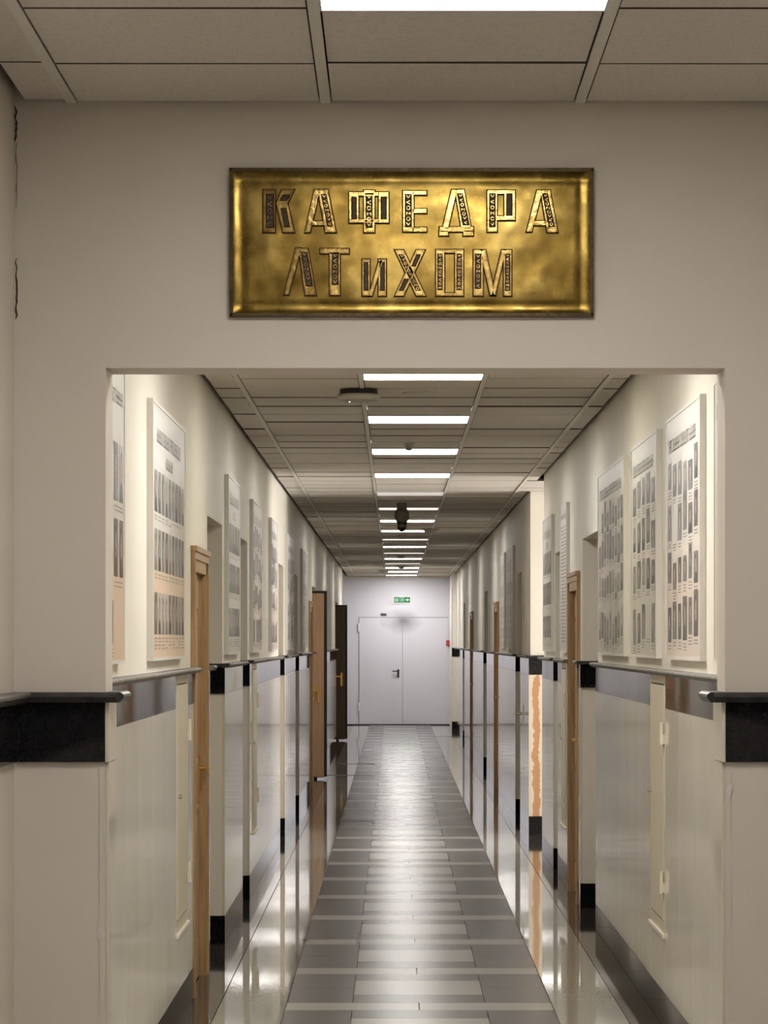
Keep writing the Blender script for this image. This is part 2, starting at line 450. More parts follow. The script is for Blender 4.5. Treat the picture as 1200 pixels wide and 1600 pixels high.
# ------------------------------------------------------------------ side walls with openings
WT = 1.0
def side_wall(name, s, face, y0, y1, openings, label):
    """openings: (ya, yb, top, depth)"""
    mb = MB(); X = lambda d: face + s*d
    cur = y0
    for (a, b, top, dep) in openings:
        mb.box(X(0), X(WT), cur, a, 0, CEIL+.06, 'paint')
        if top < CEIL:
            mb.box(X(0), X(WT), a, b, top, CEIL+.06, 'paint')
            mb.box(X(dep), X(WT), a, b, 0, top, 'paint')
        cur = b
    mb.box(X(0), X(WT), cur, y1, 0, CEIL+.06, 'paint')
    return tag(mb.obj(name), label, 'wall', kind='structure')

L_REC = [(15.55, 16.9), (18.9, 19.8), (25.1, 26.2), (29.0, 30.1), (35.4, 37.1), (49.3, 51.5)]
L_DOOR = [(14.30, 15.34), (33.9, 34.95)]
R_REC = [(17.7, 19.15), (21.8, 22.4), (28.3, 29.4), (38.6, 40.0), (50.8, 52.0)]
R_DOOR = [(19.42, 20.46), (34.4, 35.6), (45.5, 46.8)]
DT = 2.0
lop = sorted([(a, b, RTOP, .75 if a in (35.4, 49.3) else .40) for a, b in L_REC]+[(a, b, DT, .10) for a, b in L_DOOR])
rop = sorted([(a, b, RTOP, .40) for a, b in R_REC]+[(a, b, DT, .10) for a, b in R_DOOR])
wl = side_wall('wall_left', -1, XL, D1, 56.0, lop, 'left corridor wall, cream paint over polished beige cladding with a black band')
wr1 = side_wall('wall_right', 1, XR, D1, 24.1, [o for o in rop if o[0] < 24], 'right corridor wall up to the side passage, cream paint over polished cladding')
wr2 = side_wall('wall_right_far', 1, XR, 26.5, END, [o for o in rop if o[0] > 24], 'right corridor wall beyond the side passage, cream paint over polished cladding')

CAPP = [(0, 0), (.028, 0), (.035, -.005), (.036, -.011), (.026, -.024), (0, -.024)]
def cladding(parent, s, face, segs, hatches=()):
    """face: plaster plane. panels, band tiles, skirting and cap along Y on each segment"""
    fa = MB(); stuff = False
    X = lambda d: face - s*d
    for (a, b) in segs:
        # cap
        pts = [(X(0) - s*0, BAND1)]
        pts = [(X(.015+p), BAND1+q) if p else (X(0), BAND1+q) for p, q in CAPP]
        MB().prism(pts, a-.02 if a > 8 else a, b+.02, 'y', 'cap_dusty').obj('cap_moulding', parent)
        # panels
        cuts = [a]
        hs = [h for h in hatches if a < h[0] < b]
        spans = []
        cur = a
        for h in hs: spans.append((cur, h[0])); cur = h[1]
        spans.append((cur, b))
        for (p, q) in spans:
            n = max(1, round((q-p)/.62)); w_ = (q-p)/n
            for i in range(n):
                u, v = p+i*w_, p+(i+1)*w_
                rows = [('skirting_tile', 0, SK, 'black'), ('cladding_panel', SK, .755, 'clad'), ('cladding_panel', .755, BAND0, 'clad'), ('band_tile', BAND0, BAND1-.02, 'black')]
                if u < 17.8: rows = [rows[0], ('cladding_panel', SK, BAND0, 'clad'), rows[3]]
                for (nm, z0, z1, k) in rows:
                    if u < 31: piece(nm, X(0), X(.015), u+.0006, v-.0006, z0+.0006, z1-.0004, k, parent, .0008)
                    else: fa.box(X(0), X(.015), u+.0006, v-.0006, z0+.0006, z1-.0004, k); stuff = True
        for h in hs:
            piece('skirting_tile', X(0), X(.015), h[0], h[1], 0, SK-.0004, 'black', parent, .0008)
            piece('cladding_panel', X(0), X(.015), h[0], h[1], SK, .40, 'clad', parent, .0008)
            piece('cladding_panel', X(0), X(.004), h[0], h[1], .40, BAND1-.022, 'clad', parent, .0008)
    if stuff: tag(fa.obj('distant_cladding', parent), kind='stuff')

def gaps(y0, y1, ops):
    out = []; cur = y0
    for (a, b, *_r) in sorted(ops): out.append((cur, a)); cur = b
    out.append((cur, y1)); return [(a, b) for a, b in out if b-a > .03]
LH = [(13.12, 13.86), (20.15, 20.8)]
RH = [(13.14, 13.9), (20.66, 21.3)]
cladding(wl, -1, XL, gaps(D1, 56.0, lop), LH)
cladding(wr1, 1, XR, gaps(D1, 24.1, [o for o in rop if o[0] < 24]), RH)
cladding(wr2, 1, XR, gaps(26.5, END, [o for o in rop if o[0] > 24]))

# recess returns: black band and skirting on both side faces
def returns(parent, s, face, a, b, dep):
    X = lambda d: face + s*d
    for (y0, y1, near) in ((b-.014, b, False), (a, a+.014, True)):
        piece('band_tile', X(-.013), X(dep-.002), y0, y1, BAND0, BAND1-.02, 'black', parent)
        piece('skirting_tile', X(-.013), X(dep-.002), y0, y1, .0, SK, 'black', parent)
        c = MB(); yo = -.02 if not near else .02
        c.box(X(-.04), X(dep-.002), min(y0, y0+yo), max(y1, y1+yo), BAND1-.018, BAND1-.001, 'cap'); c.obj('cap_moulding', parent)
    piece('skirting_tile', X(dep-.014), X(dep), a+.015, b-.015, 0, SK, 'black', parent)
for o in lop:
    if o[2] == RTOP: returns(wl, -1, XL, o[0], o[1], o[3])
for o in rop:
    if o[2] == RTOP: returns(wr1 if o[0] < 24 else wr2, 1, XR, o[0], o[1], o[3])

# ------------------------------------------------------------------ doors
dn = [0]
def lever(parent, x, y, z, k, dirx=-1):
    m = MB(); m.box(x-.018, x+.018, y-.008, y, z-.16, z+.06, k)
    m.lathe([(.011, y-.008), (.011, y-.05)], x, z, k, 12, 'y')
    m.box(x-.012 if dirx > 0 else x-.115, x+.115 if dirx > 0 else x+.012, y-.058, y-.042, z-.01, z+.01, k)
    m.lathe([(.012, y-.012), (.009, y-.010)], x, z-.10, k, 12, 'y')
    m.obj('handle', parent, smooth=True)

def door(s, face, a, b, top, depth, label, proud=.014, leafk='wood', handk='gold'):
    """closed door: local x along the wall, local -y out of the wall"""
    dn[0] += 1
    rz = PI/2 if s < 0 else -PI/2
    t = thing('door_%d' % dn[0], label, 'door', (face+s*depth, (a+b)/2, 0), rz, kind='structure')
    w = (b-a); cw = .085
    c = MB(); o = proud+depth
    for sg in (-1, 1):
        e = sg*w/2; i = sg*(w/2-cw)
        c.box(i, e, -o, 0, 0, top, 'wood'); c.box(sg*(w/2-.03), sg*(w/2+.012), -o-.008, -o+.03, 0, top-.03, 'wood')
    c.box(-w/2, w/2, -o, 0, top-cw, top, 'wood')
    c.box(-w/2-.014, w/2+.014, -o-.008, -o+.03, top-.03, top+.005, 'wood')
    c.box(-w/2-.02, w/2+.02, -o-.016, -o+.03, top+.005, top+.03, 'wood')
    c.obj('casing', t)
    l = MB(); e = w/2-cw-.003; d = -o+.035
    l.box(-e, e, d, -.002, .008, top-cw-.003, leafk)
    l.obj('leaf', t)
    p = MB()
    for (z0, z1) in ((.18, .85), (1.05, top-cw-.15)):
        x0, x1 = -e+.12, e-.12
        if x1 > x0+.1:
            for q in ((x0, x0+.02, z0, z1), (x1-.02, x1, z0, z1), (x0, x1, z0, z0+.02), (x0, x1, z1-.02, z1)): p.box(q[0], q[1], d-.006, d+.001, q[2], q[3], leafk)
            p.box(x0+.05, x1-.05, d-.004, d+.001, z0+.05, z1-.05, leafk)
    p.obj('panel_moulding', t)
    lever(t, (e-.06)*(1 if s < 0 else 1), d, 1.02, handk, -1)
    return t
door(-1, XL, 14.30, 15.34, 2.05, .06, 'oak door in the left wall right after the large portrait board nearest the opening')
door(-1, XL, 33.9, 34.95, 2.05, .06, 'oak cased door in the left wall just before the tan open door')
door(1, XR, 19.42, 20.46, 2.05, .06, 'oak door in the right wall between the first recess and the small text board')
door(1, XR, 34.4, 35.6, 2.05, .06, 'cased door in the right wall past the two glossy boards', leafk='wood_tan')
door(1, XR, 45.5, 46.8, 2.05, .06, 'cased door far down the right wall', leafk='wood_tan')
rl = {15.55: 'first recess of the left wall', 18.9: 'second recess of the left wall', 25.1: 'third recess of the left wall', 29.0: 'fourth recess of the left wall'}
for (a, b) in L_REC[:4]:
    door(-1, XL-.398, a+.03, b-.03, 2.1, 0, 'wooden door at the back of the %s' % rl[a], .03, handk='chrome')
rr = {17.7: 'first recess of the right wall', 21.8: 'narrow second recess of the right wall', 28.3: 'recess past the side passage on the right', 38.6: 'recess midway down the far right wall', 50.8: 'last recess of the right wall'}
for (a, b) in R_REC:
    door(1, XR+.398, a+.03, b-.03, 2.1, 0, 'wooden door at the back of the %s' % rr[a], .03, handk='chrome')

def open_leaf(y, xr, xh, z0, z1, k, label, hk, backy):
    dn[0] += 1
    t = thing('door_%d' % dn[0], label, 'door', (xh, y, 0), 0, kind='structure')
    w = xr-xh
    MB().box(.0, w-.035, 0, .04, z0, z1-.03, k).obj('leaf', t)
    e = MB(); e.box(w-.035, w, -.002, .042, z0, z1, 'edge_dark'); e.box(0, w-.035, -.002, .042, z1-.03, z1, 'edge_dark'); e.box(0, w-.035, -.001, .041, z0-.008, z0, 'edge_dark')
    e.obj('edging', t)
    lever(t, w-.095, -.0, 1.06, hk, -1)
    m = MB(); m.lathe([(.018, z0-.008), (.022, .002), (.022, 0.0)], w-.16, .02, 'plastic_black', 12); m.obj('door_stop', t)
    h = MB()
    for z in (.3, 1.1, 1.95): h.lathe([(.009, z), (.009, z+.1)], -.004, .02, 'chrome', 10)
    h.obj('hinge', t, smooth=True)
open_leaf(37.0, -.80, -1.66, .03, 2.24, 'wood_tan', 'tan wooden door standing open into the corridor on the left, gold lever handle', 'gold', 0)
open_leaf(51.4, -.775, -1.64, .03, 2.24, 'wood_dark', 'dark brown wooden door standing open far down on the left, near the steel doors', 'gold', 0)

# ------------------------------------------------------------------ access hatches
def hatch(s, face, a, b, label, z0=.455, z1=1.455, k=0):
    rz = PI/2 if s < 0 else -PI/2
    t = thing('access_hatch', label, 'hatch', (face-s*.004, (a+b)/2, 0), rz, 'cream access hatches in the cladding')
    w = b-a; F = .012
    f = MB()
    f.box(-w/2, -w/2+.05, -F, 0, .40, BAND1-.024, 'hatch'); f.box(w/2-.05, w/2, -F, 0, .40, BAND1-.024, 'hatch')
    f.box(-w/2+.05, w/2-.05, -F, 0, z1+.004, BAND1-.024, 'hatch'); f.box(-w/2+.05, w/2-.05, -F, 0, .40, z0-.004, 'hatch')
    f.box(-w/2, w/2, -F-.012, 0, .385, .40, 'hinge')
    f.obj('frame', t)
    MB().box(-w/2+.05, w/2-.05, -.001, .0, z0-.01, z1+.01, 'joint').obj('gap', t)
    MB().box(-w/2+.055, w/2-.057, -F-.004, -.001, z0+.003, z1-.003, 'hatch').obj('hatch_door', t)
    hx = (w/2-.05)*(1 if s > 0 else 1)
    for z in (.62, 1.25):
        h = MB(); h.lathe([(.009, z-.05), (.009, z+.045)], hx, -F-.01, 'hinge', 10); h.box(hx-.03, hx+.03, -F-.006, -F, z-.045, z-.005, 'hinge'); h.obj('hinge', t, smooth=True)
    m = MB(); m.lathe([(.010, -F-.004), (.010, -F-.016), (.005, -F-.018)], -w/2+.085, .98, 'chrome', 12, 'y'); m.obj('knob', t, smooth=True)
    return t
hatch(-1, XL, 13.12, 13.86, 'cream access hatch in the left cladding, before the nearest oak door')
hatch(-1, XL, 20.15, 20.8, 'cream access hatch in the left cladding past the second recess')
hatch(1, XR, 13.14, 13.9, 'cream access hatch with hinges in the right cladding under the portrait boards')
hatch(1, XR, 20.66, 21.3, 'narrow cream access hatch on the right under the small text board')

# small panel with lever handle past the passage
t = thing('lever_handle', 'metal lever handle sticking out of the right wall past the side passage', 'handle', (CR, 27.6, 1.0), -PI/2)
m = MB(); m.box(-.02, .02, -.008, 0, -.08, .08, 'chrome'); m.lathe([(.012, -.008), (.012, -.075)], 0, 0, 'chrome', 12, 'y'); m.box(-.012, .13, -.085, -.07, -.011, .011, 'chrome'); m.obj('lever', t, smooth=True)

# ------------------------------------------------------------------ sign wall (wall_front) with opening
OX0, OX1, OZ = -.682, .7815, 2.2855
wb = MB()
wb.box(-3.2, OX0, D0, D1, 0, CEIL+.06, 'front_paint'); wb.box(OX1, 3.2, D0, D1, 0, CEIL+.06, 'front_paint'); wb.box(OX0, OX1, D0, D1, OZ, CEIL+.06, 'front_paint')
wf = tag(wb.obj('wall_front'), 'greige wall with the wide corridor opening under the brass sign', 'wall', kind='structure')
for (e, s, wx) in ((OX0, -1, FXL), (OX1, 1, FXR)):
    x0, x1 = sorted((e, wx))
    piece('band_tile', x0+(.013 if s < 0 else -.0), x1-(.013 if s > 0 else 0), D0-.013, D0, BAND0, BAND1-.02, 'black', wf)
    # jamb side tile of the band
    piece('jamb_band_tile', e, e-s*.010, D0-.013, D1, BAND0, BAND1-.02, 'clad', wf)
    piece('jamb_panel', e, e-s*.008, D0+.002, D1, .0, BAND0-.001, 'clad', wf)
    pts = [(D0-(.013+p if p else 0), BAND1+q) for p, q in CAPP]
    MB().prism(pts, x0-(.03 if s > 0 else 0), x1+(.03 if s < 0 else 0), 'x', 'cap').obj('cap_moulding', wf)
    pts = [(e-s*(.010+p if p else 0), BAND1+q) for p, q in CAPP]
    MB().prism(pts, D0-.03, D1, 'y', 'cap').obj('cap_moulding', wf)
# worn plaster arris strip at the lower opening corners
for (e, s) in ((OX0, -1), (OX1, 1)):
    mb = MB(); mb.box(e+s*.004, e+s*.014, D0-.003, D0, 0, BAND0-.01, 'front_paint'); mb.obj('corner_bead', wf)
    mb = MB(); n = 9
    zz = .95 if s < 0 else 1.29
    pts = [(e+s*.010+.009*math.cos(a)*random.uniform(.6, 1.2), zz+.013*math.sin(a)*random.uniform(.6, 1.3)) for a in [2*PI*i/n for i in range(n)]]
    mb.prism(pts, D0-.005, D0-.001, 'y', 'frame_white'); mb.obj('plaster_chip', wf)
# cracks down the corner
def crack(x, z0, z1, wd):
    mb = MB(); n = 14; z = z0
    pl, pr = [], []
    for i in range(n+1):
        z = z0+(z1-z0)*i/n; c = x+random.uniform(-.002, .002); w_ = wd*random.uniform(.4, 1)*(.25 if i in (0, n) else 1)
        pl.append((c-w_/2, z)); pr.append((c+w_/2, z))
    for i in range(n):
        mb.prism([pl[i], pr[i], pr[i+1], pl[i+1]], D0-.0015, D0, 'y', 'crack')
    mb.obj('crack', wf)
crack(-.893, 2.40, 2.545, .006); crack(-.894, 2.82, 2.905, .007); crack(-.892, 2.66, 2.82, .002)
crack(.885, 2.3, 2.31, .001)

# front corridor side walls and back
for (nm, x, s) in (('wall_left_front', FXL, -1), ('wall_right_front', FXR, 1)):
    mb = MB(); mb.box(x, x+s*.3, -6.2, D0, 0, CEIL+.06, 'front_paint')
    o = tag(mb.obj(nm), '%s wall of the front corridor running towards the viewer, greige paint and black band' % ('left' if s < 0 else 'right'), 'wall', kind='structure')
    n = 12
    for i in range(n):
        a = -6.1+(D0-.016+6.1)*i/n; b = -6.1+(D0-.016+6.1)*(i+1)/n
        piece('band_tile', x, x-s*.013, a+.0006, b-.0006, BAND0, BAND1-.02, 'black', o)
    pts = [(x-s*(.013+p if p else 0), BAND1+q) for p, q in CAPP]
    MB().prism(pts, -6.1, D0-.001, 'y', 'cap').obj('cap_moulding', o)
tag(MB().box(-3.2, 3.2, -6.2, -6.0, 0, CEIL+.06, 'front_paint').obj('wall_back'), 'plain greige wall behind the viewpoint closing the front corridor', 'wall', kind='structure')

# ------------------------------------------------------------------ side passage on the right
tag(MB().box(XR+WT, 4.6, 23.9, 24.1, 0, CEIL+.06, 'paint').obj('wall_passage_near'), 'near wall of the side passage opening on the right', 'wall', kind='structure')
wp = tag(MB().box(XR+WT, 4.6, 26.5, 26.7, 0, CEIL+.06, 'paint').obj('wall_passage_far'), 'brightly lit far wall of the side passage on the right', 'wall', kind='structure')
piece('band_tile', CR, 4.4, 26.486, 26.5, BAND0, BAND1-.02, 'black', wr2)
piece('skirting_tile', CR, 4.4, 26.486, 26.5, 0, SK, 'black', wr2)
piece('plaster_panel', CR, 2.2, 26.49, 26.5, SK, BAND0, 'stain', wr2)
MB().prism([(26.5-(.013+p if p else 0), BAND1+q) for p, q in CAPP], CR-.03, 4.4, 'x', 'cap').obj('cap_moulding', wr2)
m = MB(); m.box(4.5, 4.7, 23.9, 24.4, 0, CEIL+.06, 'paint'); m.box(4.5, 4.7, 26.2, 26.7, 0, CEIL+.06, 'paint'); m.box(4.5, 4.7, 24.4, 26.2, 0, .85, 'paint'); m.box(4.5, 4.7, 24.4, 26.2, 2.6, CEIL+.06, 'paint')
tag(m.obj('wall_passage_end'), 'end wall of the side passage around its window', 'wall', kind='structure')
t = thing('window_1', 'white framed window at the end of the side passage', 'window', (4.6, 25.3, .85), 0, kind='structure')
f = MB()
for (y0, y1, z0, z1) in ((-.9, -.84, 0, 1.75), (.84, .9, 0, 1.75), (-.03, .03, 0, 1.75), (-.84, .84, 0, .06), (-.84, .84, 1.69, 1.75)): f.box(-.03, .03, y0, y1, z0, z1, 'plastic_white')
f.obj('window_frame', t)
for (y0, y1) in ((-.84, -.03), (.03, .84)): MB().box(-.004, .004, y0, y1, .06, 1.69, 'glass').obj('pane', t)
MB().box(-.22, -.1, -.95, .95, -.03, 0, 'plastic_white').obj('window_sill', t)

# ------------------------------------------------------------------ far end
we = tag(MB().box(-3.2, 2.2, END, END+.2, 0, CEIL+.06, 'steel_s').obj('wall_end'), 'pale lilac steel partition closing the corridor', 'wall', kind='structure')
MB().box(-3.0, XR, END-.03, END-.001, 0, .02, 'joint').obj('threshold', we)
MB().box(-3.0, XR, END-.006, END, CEIL-.03, CEIL-.0, 'hinge').obj('top_trim', we)
wlb = MB(); wlb.box(-3.2, -3.0, 55.0, END, 0, CEIL+.06, 'paint'); wlb.box(-3.2, XL-WT, 55.8, 56.0, 0, CEIL+.06, 'paint')
tag(wlb.obj('wall_left_lobby'), 'left wall of the small lobby before the steel doors', 'wall', kind='structure')
# pilaster at the right end
pb = MB(); pb.box(1.085, XR, 57.8, END, 0, CEIL+.06, 'paint')
pil = tag(pb.obj('wall_pilaster'), 'cream pilaster at the right of the steel doors with black band and foot', 'wall', kind='structure')
for (z0, z1, nm) in ((BAND0, BAND1, 'band_tile'), (0, SK, 'skirting_tile')): piece(nm, 1.07, XR-.016, 57.785, 57.8, z0, z1, 'black', pil)
# steel doors: two leaves
dn[0] += 1
t = thing('door_%d' % dn[0], 'double door of pale lilac steel at the end of the corridor, black lever handle', 'door', (.1625, END, 0), kind='structure')
MB().box(-.848, -.004, -.014, 0, .02, 2.10, 'steel_s').obj('leaf', t)
MB().box(.004, .885, -.014, 0, .02, 2.10, 'steel_s').obj('leaf', t)
g = MB(); g.box(-.862, -.848, -.004, 0, .02, 2.114, 'seam'); g.box(.885, .897, -.002, 0, .02, 2.114, 'steel'); g.box(-.862, .897, -.004, 0, 2.10, 2.112, 'seam'); g.box(-.004, .004, -.004, 0, .02, 2.10, 'seam')
g.obj('seam', t)
for z in (.28, 1.83):
    h = MB(); h.lathe([(.018, z), (.018, z+.16)], -.86, -.02, 'steel', 12); h.obj('hinge', t, smooth=True)
h = MB(); h.box(-.105, -.065, -.024, -.014, .93, 1.09, 'plastic_black'); h.lathe([(.012, -.024), (.012, -.07)], -.085, 1.055, 'plastic_black', 12, 'y'); h.box(-.20, -.073, -.08, -.066, 1.045, 1.065, 'plastic_black'); h.obj('handle', t, smooth=True)
t = thing('door_closer_plate', 'small brown plate above the left steel leaf', 'plate', (-.205, END, 2.165))
MB().box(-.055, .055, -.02, 0, -.02, .02, 'crack').obj('plate', t)
# exit sign
t = thing('exit_sign', 'green emergency exit sign with white pictograms above the steel doors', 'sign', (.152, END, 2.45))
MB().box(-.18, .18, -.02, 0, -.078, .078, 'plastic_white').obj('border', t)
MB().box(-.157, .157, -.024, -.02, -.054, .054, 'green').obj('sign_face', t)
p = MB()
for x0 in (-.145, -.125, -.105, -.085): p.box(x0, x0+.012, -.026, -.024, -.032, .032, 'pict')
p.box(-.145, -.073, -.026, -.024, -.036, -.028, 'pict')
# running figure in a doorway
p.box(-.045, -.037, -.026, -.024, -.04, .042, 'pict'); p.box(.03, .038, -.026, -.024, -.045, .05, 'pict'); p.box(-.045, .038, -.026, -.024, .044, .05, 'pict')
p.lathe([(.008, -.026), (.008, -.024)], .0, .03, 'pict', 10, 'y')
for q in ([(-.004, .02), (.010, .02), (.004, -.008), (-.010, -.008)], [(-.010, -.006), (-.002, -.006), (-.018, -.036), (-.027, -.034)], [(-.004, -.006), (.005, -.006), (.018, -.034), (.010, -.036)], [(.008, .018), (.022, .002), (.016, .0), (.004, .012)], [(-.004, .018), (-.022, .006), (-.020, .0), (-.004, .010)]): p.prism(q, -.026, -.024, 'y', 'pict')
p.prism([(.06, .010), (.10, .010), (.10, .032), (.145, 0), (.10, -.032), (.10, -.010), (.06, -.010)], -.026, -.024, 'y', 'pict')
p.obj('pictogram', t)
t = thing('fire_call_point', 'small red call point beside the far right pilaster', 'call point', (1.05, END, 1.60))
MB().box(-.035, .035, -.03, 0, -.05, .06, 'red').obj('box', t)
# small wall sign past the passage
t = thing('door_plaque', 'small white sign with a dark figure on the right wall past the side passage', 'sign', (XR, 27.5, 2.0), -PI/2)
MB().box(-.10, .10, -.006, 0, .01, .17, 'plastic_white').obj('plate', t)
MB().box(-.10, .10, -.006, 0, -.20, -.005, 'frame_white').obj('plate', t)
MB().prism([(-.012, -.18), (.012, -.18), (.022, -.10), (.018, -.066), (-.018, -.066), (-.022, -.10)], -.008, -.006, 'y', 'ink').lathe([(.02, -.008), (.02, -.006)], 0, -.052, 'ink', 12, 'y').obj('figure', t)
MB().box(-.07, .07, -.008, -.006, .07, .08, 'ink_pale').obj('printed_line', t)

# ------------------------------------------------------------------ ceiling devices
t = thing('wireless_access_point', 'round beige device with a tiny white light on the near corridor ceiling', 'device', (-.18, 15.72, CEIL))
MB().lathe([(.095, .0), (.097, -.026)], 0, 0, 'plastic_black', 28).obj('mount', t, smooth=True)
MB().lathe([(.07, -.022), (.105, -.026), (.11, -.036), (.10, -.055), (.07, -.062), (.02, -.064)], 0, 0, 'plastic_grey', 36).obj('housing', t, smooth=True)
MB().lathe([(.004, -.060), (.003, -.066)], -.045, -.02, 'led', 8).obj('indicator_light', t)
t = thing('dome_camera', 'grey dome security camera with black lens hanging from the corridor ceiling', 'camera', (.07, 28.6, CEIL-.02))
MB().lathe([(.045, .02), (.045, -.03), (.05, -.045), (.066, -.06), (.068, -.125), (.052, -.15)], 0, 0, 'camera_grey', 28).obj('housing', t, smooth=True)
MB().lathe([(.05, -.145), (.047, -.165), (.042, -.18)], 0, 0, 'plastic_black', 28).obj('lens_ring', t, smooth=True)
MB().lathe([(.046, -.18), (.044, -.195), (.046, -.205)], 0, 0, 'camera_grey', 28).obj('collar', t, smooth=True)
MB().lathe([(.046, -.205), (.038, -.225), (.022, -.24), (.006, -.246)], 0, 0, 'smoked', 28).obj('dome', t, smooth=True)
def detector(x, y, r, label, k='plastic_grey'):
    t = thing('smoke_detector', label, 'detector', (x, y, CEIL), 0, 'round detectors on the corridor ceiling')
    MB().lathe([(r, .0), (r, -.012), (r*.85, -.02)], 0, 0, k, 24).obj('base', t, smooth=True)
    MB().lathe([(r*.75, -.02), (r*.7, -.035), (r*.45, -.045), (r*.1, -.048)], 0, 0, k, 24).obj('sensor', t, smooth=True)
detector(.094, 20.0, .036, 'small smoke detector before the third corridor light')
detector(.41, 35.2, .10, 'wide round device at the right end of the eighth corridor light')
detector(.09, 37.3, .05, 'small smoke detector just behind the eighth corridor light')
detector(.10, 46.2, .06, 'small smoke detector between the eleventh and twelfth corridor lights')
detector(-.19, 55.7, .12, 'wide round device on the ceiling near the steel doors, left of the lights')
detector(.12, 52.5, .07, 'small smoke detector near the last corridor lights')
t = thing('flush_speaker', 'flat round grille flush with the ceiling right of the near round device', 'speaker', (.13, 16.0, CEIL))
MB().lathe([(.085, .006), (.088, -.002), (.08, -.004)], 0, 0, 'tile_ceil', 32).obj('grille', t, smooth=True)

# ------------------------------------------------------------------ boards with portraits
PZ0, PH_ = 1.565, .995
def flat_mesh(mb, nm):
    me = bpy.data.meshes.new(nm); me.from_pydata(mb.v, [], mb.f)
    for k in mb.mats: me.materials.append(M[k])
    for p, i in zip(me.polygons, mb.mi): p.material_index = i
    return me
_pq = {}
def portrait_quad(nm, x0, x1, z0, z1, y, k, parent):
    if nm not in _pq:
        me = bpy.data.meshes.new(nm); me.from_pydata([(-.5, 0, -.5), (.5, 0, -.5), (.5, 0, .5), (-.5, 0, .5)], [], [(0, 1, 2, 3)])
        uv = me.uv_layers.new(name='UVMap')
        for j, c in enumerate([(0, 0), (1, 0), (1, 1), (0, 1)]): uv.data[j].uv = c
        me.materials.append(M[k]); _pq[nm] = me
    o = link(nm, _pq[nm], parent, ((x0+x1)/2, y, (z0+z1)/2)); o.scale = (x1-x0, 1, z1-z0); return o
